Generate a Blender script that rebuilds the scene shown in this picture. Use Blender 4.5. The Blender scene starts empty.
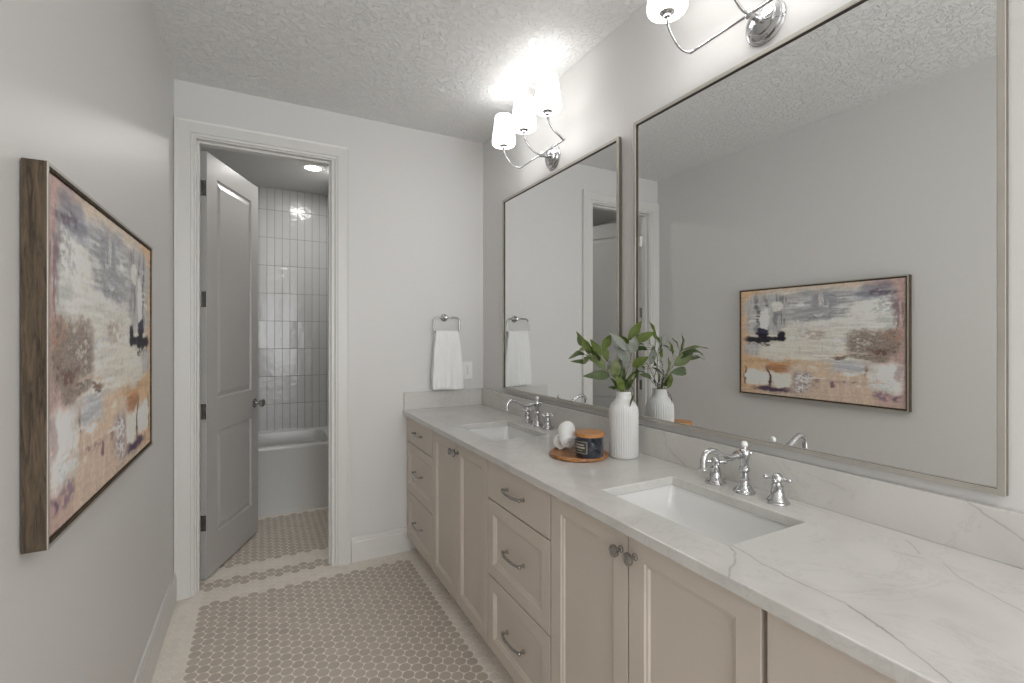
import bpy, bmesh, math, random
import numpy as np
from mathutils import Vector, Matrix
random.seed(7)
PI = math.pi
C = bpy.context.scene.collection
SC = bpy.context.scene

# ------------------------------------------------------------------ camera, world, big lights, exposure
CAMZ = 1.385
FPX, YAW, CY = 475.66, 0.48771, 336.72
cd = bpy.data.cameras.new('camera'); cam = bpy.data.objects.new('camera', cd); C.objects.link(cam)
cam.location = (0, 0, CAMZ); cam.rotation_euler = (PI/2, 0, -YAW)
cd.sensor_width = 36; cd.sensor_fit = 'HORIZONTAL'; cd.lens = FPX*36/1024
cd.shift_y = (CY-341.5)/1024; cd.clip_start = 0.02
SC.camera = cam

W = bpy.data.worlds.new('world'); SC.world = W; W.use_nodes = True
W.node_tree.nodes['Background'].inputs[0].default_value = (.8, .9, 1, 1)
W.node_tree.nodes['Background'].inputs[1].default_value = 1.0

SC.view_settings.view_transform = 'Standard'; SC.view_settings.look = 'None'
SC.view_settings.gamma = 1.0; SC.view_settings.exposure = 0.20
SC.view_settings.use_curve_mapping = False
try:
    SC.cycles.use_denoising = True
    SC.cycles.max_bounces = 10; SC.cycles.diffuse_bounces = 6; SC.cycles.glossy_bounces = 6
    SC.cycles.sample_clamp_indirect = 6.0; SC.cycles.blur_glossy = 0.5
except Exception: pass

def area(name, loc, rot, sx, sy, power, col):
    l = bpy.data.lights.new(name, 'AREA'); l.shape = 'RECTANGLE'; l.size = sx; l.size_y = sy
    l.energy = power; l.color = col
    o = bpy.data.objects.new(name, l); C.objects.link(o); o.location = loc; o.rotation_euler = rot
    return o
# added fill light, set in an unseen window behind the camera
area('window_fill_light', (0.45, -2.95, 1.45), (PI/2+.40, 0, 0), 1.6, 2.0, 52, (.98, .99, 1.0))
SHADE_EMIT = 2.3      # glass shades of the two vanity fixtures
BULB_W = .12          # bulb at the open top of each shade
FILL_DOWN_W = 6            # two added, unseen recessed fill lights behind the camera
BATH_W = 5.2          # recessed light of the tub room

# ------------------------------------------------------------------ measured places (metres)
XL, XR, D, H = -0.3995, 1.3878, 3.048, 2.743
YB = -3.02
CT, CB = 0.913, 0.884          # counter top / underside
XC = 0.8146                    # counter front edge
XF = 0.840                     # door and drawer faces

# ------------------------------------------------------------------ helpers
def nodes_of(m): return m.node_tree.nodes, m.node_tree.links
def srgb(r, g, b):
    f = lambda c: (c/255/12.92) if c/255 <= .04045 else ((c/255+.055)/1.055)**2.4
    return (f(r), f(g), f(b), 1)
def mat(name, col, rough=.5, metal=0, bump=0, bscale=50, bdist=.001, var=0, vscale=3, coat=0, spec=.5, sheen=0, trans=0, ior=1.45):
    m = bpy.data.materials.new(name); m.use_nodes = True
    n, l = nodes_of(m); p = n['Principled BSDF']
    p.inputs['Base Color'].default_value = col; p.inputs['Roughness'].default_value = rough
    p.inputs['Metallic'].default_value = metal; p.inputs['Coat Weight'].default_value = coat
    p.inputs['Specular IOR Level'].default_value = spec; p.inputs['Sheen Weight'].default_value = sheen
    p.inputs['Transmission Weight'].default_value = trans; p.inputs['IOR'].default_value = ior
    tc = n.new('ShaderNodeTexCoord')
    if bump:
        t = n.new('ShaderNodeTexNoise'); t.inputs['Scale'].default_value = bscale; t.inputs['Detail'].default_value = 4
        b = n.new('ShaderNodeBump'); b.inputs['Strength'].default_value = bump; b.inputs['Distance'].default_value = bdist
        l.new(tc.outputs['Object'], t.inputs['Vector']); l.new(t.outputs['Fac'], b.inputs['Height'])
        l.new(b.outputs['Normal'], p.inputs['Normal'])
    if var:
        t = n.new('ShaderNodeTexNoise'); t.inputs['Scale'].default_value = vscale; t.inputs['Detail'].default_value = 3
        r = n.new('ShaderNodeMapRange'); r.inputs[1].default_value = .3; r.inputs[2].default_value = .7
        r.inputs[3].default_value = 1-var; r.inputs[4].default_value = 1+var
        x = n.new('ShaderNodeVectorMath'); x.operation = 'SCALE'; x.inputs[0].default_value = col[:3]
        l.new(tc.outputs['Object'], t.inputs['Vector']); l.new(t.outputs['Fac'], r.inputs[0])
        l.new(r.outputs[0], x.inputs['Scale']); l.new(x.outputs[0], p.inputs['Base Color'])
    return m

def box(bm, x0, x1, y0, y1, z0, z1):
    v = [bm.verts.new((x, y, z)) for x in (x0, x1) for y in (y0, y1) for z in (z0, z1)]
    for f in ((0,1,3,2),(4,6,7,5),(0,4,5,1),(2,3,7,6),(0,2,6,4),(1,5,7,3)): bm.faces.new([v[i] for i in f])
    return v
def prism(bm, pts, a, b, fn):
    """2D outline pts extruded from a to b; fn(u,v,t) -> 3D"""
    A = [bm.verts.new(fn(u, v, a)) for u, v in pts]; B = [bm.verts.new(fn(u, v, b)) for u, v in pts]
    n = len(pts); bm.faces.new(A[::-1]); bm.faces.new(B)
    for i in range(n): bm.faces.new((A[i], A[(i+1)%n], B[(i+1)%n], B[i]))
def lathe(bm, prof, seg=32, M=None, rfn=None):
    M = M or Matrix(); rings = []
    for r, z in prof:
        if r < 1e-6: rings.append([bm.verts.new(M @ Vector((0, 0, z)))]); continue
        ring = []
        for k in range(seg):
            a = 2*PI*k/seg; rr = rfn(r, z, a) if rfn else r
            ring.append(bm.verts.new(M @ Vector((rr*math.cos(a), rr*math.sin(a), z))))
        rings.append(ring)
    for A, B in zip(rings, rings[1:]):
        for k in range(seg):
            k2 = (k+1) % seg
            if len(A) == 1 and len(B) == 1: break
            if len(A) == 1: bm.faces.new((A[0], B[k2], B[k]))
            elif len(B) == 1: bm.faces.new((A[k], A[k2], B[0]))
            else: bm.faces.new((A[k], A[k2], B[k2], B[k]))
def tube(bm, pts, rad, seg=12, closed=False, cap=True):
    pts = [Vector(p) for p in pts]; n = len(pts)
    rads = rad if isinstance(rad, (list, tuple)) else [rad]*n
    tans = []
    for i in range(n):
        a = pts[(i-1) % n] if (closed or i) else pts[0]; b = pts[(i+1) % n] if (closed or i < n-1) else pts[-1]
        tans.append((b-a).normalized())
    nrm = tans[0].orthogonal().normalized(); rings = []
    for i in range(n):
        nrm = (nrm - nrm.dot(tans[i])*tans[i]).normalized(); bi = tans[i].cross(nrm)
        rings.append([bm.verts.new(pts[i] + rads[i]*(math.cos(2*PI*k/seg)*nrm + math.sin(2*PI*k/seg)*bi)) for k in range(seg)])
    m = n if closed else n-1
    for i in range(m):
        A, B = rings[i], rings[(i+1) % n]
        for k in range(seg): bm.faces.new((A[k], A[(k+1)%seg], B[(k+1)%seg], B[k]))
    if cap and not closed: bm.faces.new(rings[0][::-1]); bm.faces.new(rings[-1])
def smooth_pts(ctrl, n=8):
    P = [Vector(p) for p in ctrl]; P = [P[0]*2-P[1]] + P + [P[-1]*2-P[-2]]; out = []
    for i in range(1, len(P)-2):
        for k in range(n):
            t = k/n; a, b, c, d = P[i-1], P[i], P[i+1], P[i+2]
            out.append(.5*((2*b) + (c-a)*t + (2*a-5*b+4*c-d)*t*t + (-a+3*b-3*c+d)*t**3))
    out.append(P[-2]); return out
def sphere(bm, c, r, u=16, v=10, sc=(1,1,1)):
    M = Matrix.Translation(Vector(c)) @ Matrix.Diagonal((*sc, 1))
    bmesh.ops.create_uvsphere(bm, u_segments=u, v_segments=v, radius=r, matrix=M)

def obj(name, bm, m, parent=None, smooth=None, bevel=0, seg=2):
    bmesh.ops.recalc_face_normals(bm, faces=bm.faces)
    me = bpy.data.meshes.new(name); bm.to_mesh(me); bm.free()
    ms = m if isinstance(m, (list, tuple)) else [m]
    for k in ms: me.materials.append(k)
    if smooth is not None:
        for p in me.polygons: p.use_smooth = True
        me.set_sharp_from_angle(angle=math.radians(smooth))
    o = bpy.data.objects.new(name, me); C.objects.link(o)
    if bevel:
        b = o.modifiers.new('bevel', 'BEVEL'); b.width = bevel; b.segments = seg; b.limit_method = 'ANGLE'; b.angle_limit = math.radians(40)
    if parent:
        o.parent = parent
        # vertices are given in world space while building; move into the parent's space
        o.matrix_parent_inverse = Matrix()
    return o
def tag(o, label, cat, group=None):
    o['label'] = label; o['category'] = cat
    if group: o['group'] = group
    return o
def thing(name, label, cat, loc=(0,0,0), rz=0, group=None):
    o = bpy.data.objects.new(name, None); C.objects.link(o); o.empty_display_size = .05
    o.location = loc; o.rotation_euler = (0, 0, rz)
    return tag(o, label, cat, group)
def struct(name, bm, m, parent=None, **k):
    o = obj(name, bm, m, parent, **k)
    o['kind'] = 'structure'
    return o
def B(): return bmesh.new()
def local(bm, loc):
    bmesh.ops.translate(bm, verts=bm.verts, vec=Vector(loc)*-1); return bm

# ------------------------------------------------------------------ materials
def wall_paint(name, col):
    m = mat(name, col, rough=.42, bump=.25, bscale=260, bdist=.0006, spec=.4); return m
PAINT = wall_paint('wall_paint', (.70, .692, .68, 1))
TRIM = mat('trim_paint', (.70, .69, .67, 1), rough=.32, spec=.5)
DOORP = mat('door_paint', (.50, .49, .475, 1), rough=.33)
CAB = mat('cabinet_paint', (.60, .54, .475, 1), rough=.42, bump=.05, bscale=300, bdist=.0003)
CHROME = mat('polished_chrome', (.60, .60, .61, 1), rough=.08, metal=1)
NICKEL = mat('brushed_nickel', (.42, .41, .40, 1), rough=.22, metal=1)
PORC = mat('porcelain', (.80, .80, .79, 1), rough=.12, coat=.4)
TUBM = mat('tub_acrylic', (.66, .66, .65, 1), rough=.2)
MIRROR = mat('mirror_silver', (.86, .87, .865, 1), rough=.0, metal=1)
FRAME = mat('champagne_silver', (.50, .475, .43, 1), rough=.38, metal=.55, var=.06, vscale=9)
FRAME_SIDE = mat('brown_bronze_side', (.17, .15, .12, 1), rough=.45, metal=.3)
FRAME_IN = mat('dark_bronze_shade', (.055, .045, .035, 1), rough=.4, metal=.4)  # also holds painted shade on two inner sides of each mirror frame
TOWEL = mat('white_terry', (.90, .90, .89, 1), rough=.95, bump=.9, bscale=900, bdist=.0018, sheen=.3, spec=.1)
VASEM = mat('matte_white_ceramic', (.62, .615, .60, 1), rough=.6)
PLASTIC = mat('white_plastic', (.86, .855, .84, 1), rough=.35)
SLOT = mat('dark_slot', (.03, .03, .03, 1), rough=.6)
BLACKGLASS = mat('navy_glass', (.006, .009, .022, 1), rough=.06, coat=1)
GROUT = mat('beige_grout', (.88, .81, .73, 1), rough=.85)

def ceiling_mat():
    m = mat('knockdown_ceiling', (.87, .87, .865, 1), rough=.85, spec=.2); n, l = nodes_of(m); p = n['Principled BSDF']
    tc = n.new('ShaderNodeTexCoord'); t = n.new('ShaderNodeTexNoise'); t.inputs['Scale'].default_value = 36; t.inputs['Detail'].default_value = 3
    t.inputs['Roughness'].default_value = .6; t.inputs['Distortion'].default_value = .8
    r = n.new('ShaderNodeValToRGB'); r.color_ramp.elements[0].position = .47; r.color_ramp.elements[1].position = .56
    b = n.new('ShaderNodeBump'); b.inputs['Strength'].default_value = .9; b.inputs['Distance'].default_value = .005
    l.new(tc.outputs['Object'], t.inputs['Vector']); l.new(t.outputs['Fac'], r.inputs['Fac'])
    l.new(r.outputs['Color'], b.inputs['Height']); l.new(b.outputs['Normal'], p.inputs['Normal'])
    return m
CEIL = ceiling_mat()

def floor_tile(name, col, var):
    m = mat(name, col, rough=.45); n, l = nodes_of(m); p = n['Principled BSDF']
    a = n.new('ShaderNodeAttribute'); a.attribute_name = 'tone'
    r = n.new('ShaderNodeMapRange'); r.inputs[3].default_value = 1-var; r.inputs[4].default_value = 1+var
    x = n.new('ShaderNodeVectorMath'); x.operation = 'SCALE'; x.inputs[0].default_value = col[:3]
    l.new(a.outputs['Fac'], r.inputs[0]); l.new(r.outputs[0], x.inputs['Scale']); l.new(x.outputs[0], p.inputs['Base Color'])
    return m
TILE_G = floor_tile('taupe_hex_tile', (.51, .45, .39, 1), .06)
TILE_B = floor_tile('cream_hex_tile', (.78, .73, .66, 1), .04)

def wall_tile_mat():
    """glossy stacked vertical tiles, 63.5 x 254 mm; grout from object coordinates"""
    m = mat('glossy_white_tile', (.62, .62, .615, 1), rough=.17, coat=.1); n, l = nodes_of(m); p = n['Principled BSDF']
    tc = n.new('ShaderNodeTexCoord'); s = n.new('ShaderNodeSeparateXYZ'); l.new(tc.outputs['Object'], s.inputs[0])
    def M(op, a, b=None, c=None):
        k = n.new('ShaderNodeMath'); k.operation = op
        for i, v in enumerate((a, b, c)):
            if v is None: continue
            if isinstance(v, (int, float)): k.inputs[i].default_value = v
            else: l.new(v, k.inputs[i])
        return k.outputs[0]
    hx = M('ADD', s.outputs['X'], s.outputs['Y'])
    def joint(c, size, off, half):
        f = M('FRACT', M('DIVIDE', M('ADD', c, off), size))
        d = M('MULTIPLY', M('SUBTRACT', .5, M('ABSOLUTE', M('SUBTRACT', f, .5))), size)
        k = n.new('ShaderNodeMapRange'); k.interpolation_type = 'SMOOTHSTEP'
        k.inputs[1].default_value = half*.6; k.inputs[2].default_value = half*1.7; l.new(d, k.inputs[0]); return k.outputs[0], f
    jx, _ = joint(hx, .0635, .02, .0014); jz, _ = joint(s.outputs['Z'], .254, .254*20-2.545, .0014)
    fac = M('MINIMUM', jx, jz)
    mix = n.new('ShaderNodeMix'); mix.data_type = 'RGBA'; l.new(fac, mix.inputs[0])
    mix.inputs[6].default_value = (.27, .265, .26, 1); mix.inputs[7].default_value = (.62, .62, .615, 1)
    l.new(mix.outputs[2], p.inputs['Base Color'])
    # tiny tilt per tile and handmade surface
    cell = n.new('ShaderNodeCombineXYZ')
    l.new(M('FLOOR', M('DIVIDE', M('ADD', hx, .02), .0635)), cell.inputs[0]); l.new(M('FLOOR', M('DIVIDE', M('ADD', s.outputs['Z'], .254*20-2.545), .254)), cell.inputs[1])
    wn = n.new('ShaderNodeTexWhiteNoise'); l.new(cell.outputs[0], wn.inputs['Vector'])
    tilt = M('MULTIPLY', M('SUBTRACT', wn.outputs['Value'], .5), M('MULTIPLY', hx, .14))
    ns = n.new('ShaderNodeTexNoise'); ns.inputs['Scale'].default_value = 22; l.new(tc.outputs['Object'], ns.inputs['Vector'])
    h = M('ADD', M('MULTIPLY', fac, .0012), M('ADD', M('MULTIPLY', ns.outputs['Fac'], .0035), tilt))
    b = n.new('ShaderNodeBump'); b.inputs['Strength'].default_value = .7; b.inputs['Distance'].default_value = 1
    l.new(h, b.inputs['Height']); l.new(b.outputs['Normal'], p.inputs['Normal'])
    return m
WTILE = wall_tile_mat()

def marble():
    col = (.635, .62, .595, 1)
    m = mat('veined_quartz', col, rough=.16, spec=.5); n, l = nodes_of(m); p = n['Principled BSDF']
    tc = n.new('ShaderNodeTexCoord')
    def VM(op, a, b=None, s=None):
        k = n.new('ShaderNodeVectorMath'); k.operation = op
        for i, v in ((0, a), (1, b)):
            if v is None: continue
            if isinstance(v, (tuple, list)): k.inputs[i].default_value = v
            else: l.new(v, k.inputs[i])
        if s is not None:
            if isinstance(s, (int, float)): k.inputs['Scale'].default_value = s
            else: l.new(s, k.inputs['Scale'])
        return k
    def M(op, a, b=None, clamp=False):
        k = n.new('ShaderNodeMath'); k.operation = op; k.use_clamp = clamp
        for i, v in enumerate((a, b)):
            if v is None: continue
            if isinstance(v, (int, float)): k.inputs[i].default_value = v
            else: l.new(v, k.inputs[i])
        return k.outputs[0]
    nz = n.new('ShaderNodeTexNoise'); nz.inputs['Scale'].default_value = 11; nz.inputs['Detail'].default_value = 5; nz.inputs['Roughness'].default_value = .65
    l.new(tc.outputs['Object'], nz.inputs['Vector'])
    off = VM('SCALE', VM('SUBTRACT', nz.outputs['Color'], (.5, .5, .5)).outputs[0], s=.030)
    PT_ = VM('ADD', tc.outputs['Object'], VM('MULTIPLY', off.outputs[0], (1, 1, 0)).outputs[0]).outputs[0]
    PS_ = VM('ADD', tc.outputs['Object'], VM('MULTIPLY', off.outputs[0], (0, 1, 1)).outputs[0]).outputs[0]
    VZ = .913
    runs = [  # long quartz veins (x, y) on the top, (x, y, z) up the splash
        ([(.945, .732), (.936, .679), (.927, .637), (.916, .547), (.918, .472), (.889, .405), (.874, .362), (.846, .315), (.82, .27)], .8),
        ([(.945, .732), (.913, .692), (.875, .66), (.838, .641), (.8146, .627)], .75),
        ([(1.231, .539), (1.241, .512), (1.249, .487)], .7),
        ([(1.325, .548), (1.303, .524), (1.265, .498)], .5),
        ([(1.262, .455), (1.211, .407), (1.182, .358), (1.154, .308), (1.12, .25), (1.10, .12)], .6),
        ([(1.02, 1.72), (1.06, 1.66), (1.03, 1.60), (1.07, 1.52)], .35),
        ([(.90, 1.83), (.94, 1.76), (1.0, 1.79), (1.06, 1.86)], .35),
        ([(1.12, 2.55), (1.17, 2.66), (1.26, 2.72), (1.35, 2.74)], .3),
        ([(1.368, 1.335, 1.024), (1.368, 1.325, .976), (1.368, 1.287, .947), (1.368, 1.225, .913)], .55),
        ([(1.368, .455, 1.024), (1.368, .435, 1.014), (1.368, .405, .998), (1.368, .365, .973), (1.368, .30, .95)], .5),
        ([(1.368, .80, 1.0), (1.368, .70, .98)], .25),
        ([(1.368, 2.92, 1.02), (1.368, 2.7, .99), (1.368, 2.52, .93)], .4)]
    best = None
    for pts, wgt in runs:
        d = None; P = PS_ if len(pts[0]) == 3 else PT_
        for a, b in zip(pts, pts[1:]):
            a = (*a, VZ) if len(a) == 2 else a; b = (*b, VZ) if len(b) == 2 else b
            ab = Vector(b)-Vector(a); L2 = ab.length_squared
            pa = VM('SUBTRACT', P, a).outputs[0]
            t = M('MULTIPLY', VM('DOT_PRODUCT', pa, tuple(ab)).outputs['Value'], 1/L2, True)
            q = VM('SUBTRACT', pa, VM('SCALE', tuple(ab), s=t).outputs[0]).outputs[0]
            e = VM('LENGTH', q).outputs['Value']
            d = e if d is None else M('MINIMUM', d, e)
        f = n.new('ShaderNodeMapRange'); f.interpolation_type = 'SMOOTHSTEP'
        f.inputs[1].default_value = .0003; f.inputs[2].default_value = .0042; f.inputs[3].default_value = wgt; f.inputs[4].default_value = 0
        l.new(d, f.inputs[0])
        g = n.new('ShaderNodeMapRange'); g.inputs[1].default_value = 0; g.inputs[2].default_value = .03; g.inputs[3].default_value = wgt*.16; g.inputs[4].default_value = 0
        l.new(d, g.inputs[0])
        s = M('MAXIMUM', f.outputs[0], g.outputs[0])
        best = s if best is None else M('MAXIMUM', best, s)
    n2 = n.new('ShaderNodeTexNoise'); n2.inputs['Scale'].default_value = 16; n2.inputs['Detail'].default_value = 3; l.new(tc.outputs['Object'], n2.inputs['Vector'])
    best = M('MULTIPLY', best, M('ADD', M('MULTIPLY', n2.outputs['Fac'], 1.3), .15), True)
    # soft cloudy veining over the slab
    w = n.new('ShaderNodeTexNoise'); w.inputs['Scale'].default_value = 3.2; w.inputs['Detail'].default_value = 8; w.inputs['Roughness'].default_value = .68; w.inputs['Distortion'].default_value = 1.6
    l.new(tc.outputs['Object'], w.inputs['Vector'])
    rid = M('ABSOLUTE', M('SUBTRACT', w.outputs['Fac'], .5))
    f = n.new('ShaderNodeMapRange'); f.inputs[1].default_value = 0; f.inputs[2].default_value = .022; f.inputs[3].default_value = .16; f.inputs[4].default_value = 0
    l.new(rid, f.inputs[0])
    cl = n.new('ShaderNodeTexNoise'); cl.inputs['Scale'].default_value = 5; cl.inputs['Detail'].default_value = 5; l.new(tc.outputs['Object'], cl.inputs['Vector'])
    f2 = n.new('ShaderNodeMapRange'); f2.inputs[1].default_value = .5; f2.inputs[2].default_value = .72; f2.inputs[3].default_value = 0; f2.inputs[4].default_value = .22
    l.new(cl.outputs['Fac'], f2.inputs[0])
    tot = M('ADD', M('MAXIMUM', best, f.outputs[0]), f2.outputs[0], True)
    mix = n.new('ShaderNodeMix'); mix.data_type = 'RGBA'; l.new(tot, mix.inputs[0])
    mix.inputs[6].default_value = col; mix.inputs[7].default_value = (.33, .31, .29, 1)
    l.new(mix.outputs[2], p.inputs['Base Color'])
    return m
QUARTZ = marble()

def wood(name, c1, c2, scale, axis_scale, rough=.5, bump=.3, ringy=4):
    m = mat(name, c1, rough=rough); n, l = nodes_of(m); p = n['Principled BSDF']
    tc = n.new('ShaderNodeTexCoord'); mp = n.new('ShaderNodeMapping'); mp.inputs['Scale'].default_value = axis_scale
    l.new(tc.outputs['Object'], mp.inputs['Vector'])
    w = n.new('ShaderNodeTexNoise'); w.inputs['Scale'].default_value = scale; w.inputs['Detail'].default_value = 6; w.inputs['Distortion'].default_value = ringy*.3; w.inputs['Roughness'].default_value = .65
    l.new(mp.outputs[0], w.inputs['Vector'])
    r = n.new('ShaderNodeValToRGB'); r.color_ramp.elements[0].position = .35; r.color_ramp.elements[1].position = .65
    r.color_ramp.elements[0].color = c2; r.color_ramp.elements[1].color = c1
    l.new(w.outputs['Fac'], r.inputs['Fac']); l.new(r.outputs['Color'], p.inputs['Base Color'])
    b = n.new('ShaderNodeBump'); b.inputs['Strength'].default_value = bump; b.inputs['Distance'].default_value = .001
    l.new(w.outputs['Fac'], b.inputs['Height']); l.new(b.outputs['Normal'], p.inputs['Normal'])
    return m
OLDWOOD = wood('weathered_brown_wood', (.115, .082, .050, 1), (.028, .019, .011, 1), 16, (7, 7, .6), .75, .8)
ACACIA = wood('acacia_wood', (.50, .24, .085, 1), (.13, .042, .014, 1), 10, (7, 1.6, 4), .35, .1)
LIDWOOD = wood('bamboo_lid', (.50, .24, .09, 1), (.36, .155, .05, 1), 10, (1.5, 9, 6), .4, .1)

# ------------------------------------------------------------------ room shell
T = .12
bm = B(); box(bm, XL-T, XL, YB-T, D, 0, H); struct('wall_left', bm, PAINT)
bm = B(); box(bm, XR, XR+T, YB-T, D, 0, H); struct('wall_right', bm, PAINT)
OPL, OPR, HEAD = -.301, .383, 2.45
RL, RR = OPL-.018, OPR+.018
Y2 = D+T
bm = B()
box(bm, XL-T, RL, D, Y2, 0, H); box(bm, RR, XR+T, D, Y2, 0, H); box(bm, RL, RR, D, Y2, HEAD+.018, H)
struct('wall_back', bm, PAINT)
# wall behind the camera with a window added for the fill light
WX0, WX1, WZ0, WZ1 = -.35, 1.25, .45, 2.45
bm = B()
box(bm, XL, WX0, YB-T, YB, 0, H); box(bm, WX1, XR, YB-T, YB, 0, H); box(bm, WX0, WX1, YB-T, YB, 0, WZ0); box(bm, WX0, WX1, YB-T, YB, WZ1, H)
struct('wall_front', bm, PAINT)
bm = B()
for a, b, c, d in ((WX0, WX0+.05, WZ0, WZ1), (WX1-.05, WX1, WZ0, WZ1), (WX0+.05, WX1-.05, WZ0, WZ0+.05), (WX0+.05, WX1-.05, WZ1-.05, WZ1), (.43, .47, WZ0+.05, WZ1-.05)):
    box(bm, a, b, YB-.08, YB-.03, c, d)
win = struct('added_window_1', bm, TRIM)
bm = B(); box(bm, XL-T, XR+T, YB-T, Y2, H, H+.1); struct('ceiling', bm, CEIL)
# tub room
BXL, BXR, BY = -.93, .60, 4.885
bm = B(); box(bm, BXL-T, BXL, Y2, BY+T, 0, H); struct('wall_tub_left', bm, PAINT)
bm = B(); box(bm, BXR, BXR+T, Y2, BY+T, 0, H); struct('wall_tub_right', bm, PAINT)
bm = B(); box(bm, BXL, BXR, BY, BY+T, 0, H); struct('wall_tub_rear', bm, PAINT)
bm = B(); box(bm, BXL-T, XL-T, Y2-.02, Y2, 0, H); struct('wall_tub_front', bm, PAINT)
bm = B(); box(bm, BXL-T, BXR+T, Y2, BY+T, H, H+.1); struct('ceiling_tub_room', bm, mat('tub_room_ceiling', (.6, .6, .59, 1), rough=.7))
TUBF = 4.135
bm = B(); box(bm, BXL, BXR, BY-.01, BY, .50, H); struct('wall_tile_rear', bm, WTILE)
bm = B(); box(bm, BXR-.01, BXR, TUBF-.02, BY-.01, .50, H); struct('wall_tile_right', bm, WTILE)
bm = B(); box(bm, BXL, BXL+.01, TUBF-.02, BY-.01, .50, H); struct('wall_tile_left', bm, WTILE)
bm = B(); box(bm, BXR-.014, BXR, TUBF-.032, TUBF-.02, 0, H); struct('trim_tile_edge', bm, TRIM)

# floor: grout bed with rounded hexagon mosaic
def hexring(cx, cy, r_in, cr):
    """flat sides facing +-Y; r_in = inradius; rounded corners"""
    pts = []
    Rc = (r_in-cr)/math.cos(PI/6)
    for k in range(6):
        a = k*PI/3; ox, oy = Rc*math.cos(a), Rc*math.sin(a)
        for s in (-1, 0, 1):
            b = a + s*PI/6
            pts.append((cx+ox+cr*math.cos(b), cy+oy+cr*math.sin(b)))
    return pts
PX, PY = .0438, .0506
verts, faces, fm, tone = [], [], [], []
rnd = random.Random(3)
def quad(x0, x1, y0, y1, z):
    i = len(verts); verts.extend([(x0, y0, z), (x1, y0, z), (x1, y1, z), (x0, y1, z)]); faces.append((i, i+1, i+2, i+3)); fm.append(0); tone.extend([.5]*4)
quad(BXL-T, XR+T, YB-T, BY+T, -.0011)
for k in range(-17, 42):
    for j in range(-116, 42):
        x = -.25 + PX*k; y = 2.884 + PY*j + (PY/2 if k % 2 else 0)
        main = YB-.03 < y < D+.03 and XL-.03 < x < .95
        way = D-.02 < y < Y2+.02 and RL-.02 < x < RR+.02
        bath = Y2-.03 < y < TUBF+.03 and BXL-.03 < x < BXR+.03
        if not (main or way or bath): continue
        grey = False
        if j <= 0 and 0 <= k <= 24 and y > YB+.25: grey = True
        if j in (4, 5) and -1 <= k <= 14 and not main: grey = True
        if 9 <= j <= 23 and -14 <= k <= 18: grey = True
        r = hexring(x, y, PY/2-.0022, .0175)
        i = len(verts); t = rnd.random(); n_ = len(r)
        verts.extend([(a, b, 0) for a, b in r])
        r2 = hexring(x, y, PY/2-.0014, .0175); verts.extend([(a, b, -.0011) for a, b in r2]); tone.extend([t]*(2*n_))
        faces.append(tuple(range(i, i+n_))); fm.append(1 if grey else 2)
        for q in range(n_):
            q2 = (q+1) % n_; faces.append((i+q, i+n_+q, i+n_+q2, i+q2)); fm.append(1 if grey else 2)
me = bpy.data.meshes.new('floor'); me.from_pydata(verts, [], faces)
for m_ in (GROUT, TILE_G, TILE_B): me.materials.append(m_)
me.polygons.foreach_set('material_index', fm)
at = me.attributes.new('tone', 'FLOAT', 'POINT'); at.data.foreach_set('value', tone); me.update()
fl = bpy.data.objects.new('floor', me); C.objects.link(fl); fl['kind'] = 'structure'
bm = B(); box(bm, BXL-T, XR+T, YB-T, BY+T, -.1, -.0015); struct('floor_slab', bm, GROUT)

# baseboards (profile: flat board with eased, stepped top)
BP = [(0, 0), (.015, 0), (.015, .118), (.012, .128), (.012, .140), (.007, .150), (0, .150)]
bm = B(); prism(bm, BP, YB, D-.021, lambda u, v, t: (XL+u, t, v)); struct('baseboard_left', bm, TRIM)
bm = B(); prism(bm, BP, .4965, .862, lambda u, v, t: (t, D-u, v)); struct('baseboard_back', bm, TRIM)
bm = B(); prism(bm, BP, XL, XR, lambda u, v, t: (t, YB+u, v)); struct('baseboard_front', bm, TRIM)
bm = B(); prism(bm, BP, YB, .03, lambda u, v, t: (XR-u, t, v)); struct('baseboard_right', bm, TRIM)
bm = B(); prism(bm, BP, Y2, TUBF-.035, lambda u, v, t: (BXR-u, t, v)); struct('baseboard_tub_right', bm, TRIM)
bm = B(); prism(bm, BP, Y2, TUBF-.035, lambda u, v, t: (BXL+u, t, v)); struct('baseboard_tub_left', bm, TRIM)

# door casing: outer band, flat field, inner bead
CP = [(0, 0), (.004, .010), (.010, .012), (.016, .012), (.019, .017), (.070, .019), (.080, .022), (.090, .022), (.090, 0)]  # (distance from opening, projection)
rev = .006
def casing(name, ysurf, sy, xwL):
    bm = B()
    wR = .090
    # right leg
    prism(bm, [(u, v) for u, v in CP], 0, HEAD+rev+.090, lambda u, v, t: (OPR+rev+.011+u, ysurf+sy*v, min(t, HEAD+rev+u) if t else 0))
    prism(bm, [(u, v) for u, v in CP], 0, HEAD+rev+.090, lambda u, v, t: (max(OPL-rev-u, xwL), ysurf+sy*v, min(t, HEAD+rev+u) if t else 0))
    A = []; Bv = []
    for u, v in CP:
        A.append(bm.verts.new((max(OPL-rev-u, xwL), ysurf+sy*v, HEAD+rev+u)))
        Bv.append(bm.verts.new((OPR+rev+.011+u, ysurf+sy*v, HEAD+rev+u)))
    n = len(CP)
    for i in range(n): bm.faces.new((A[i], A[(i+1)%n], Bv[(i+1)%n], Bv[i]))
    return struct(name, bm, TRIM)
casing('trim_1', D, -1, XL)
casing('trim_2', Y2, 1, -.6)
bm = B()   # jamb lining with door stops
box(bm, RL, OPL, D-.001, Y2+.001, 0, HEAD+.018); box(bm, OPR, RR, D-.001, Y2+.001, 0, HEAD+.018); box(bm, OPL, OPR, D-.001, Y2+.001, HEAD, HEAD+.018)
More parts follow.
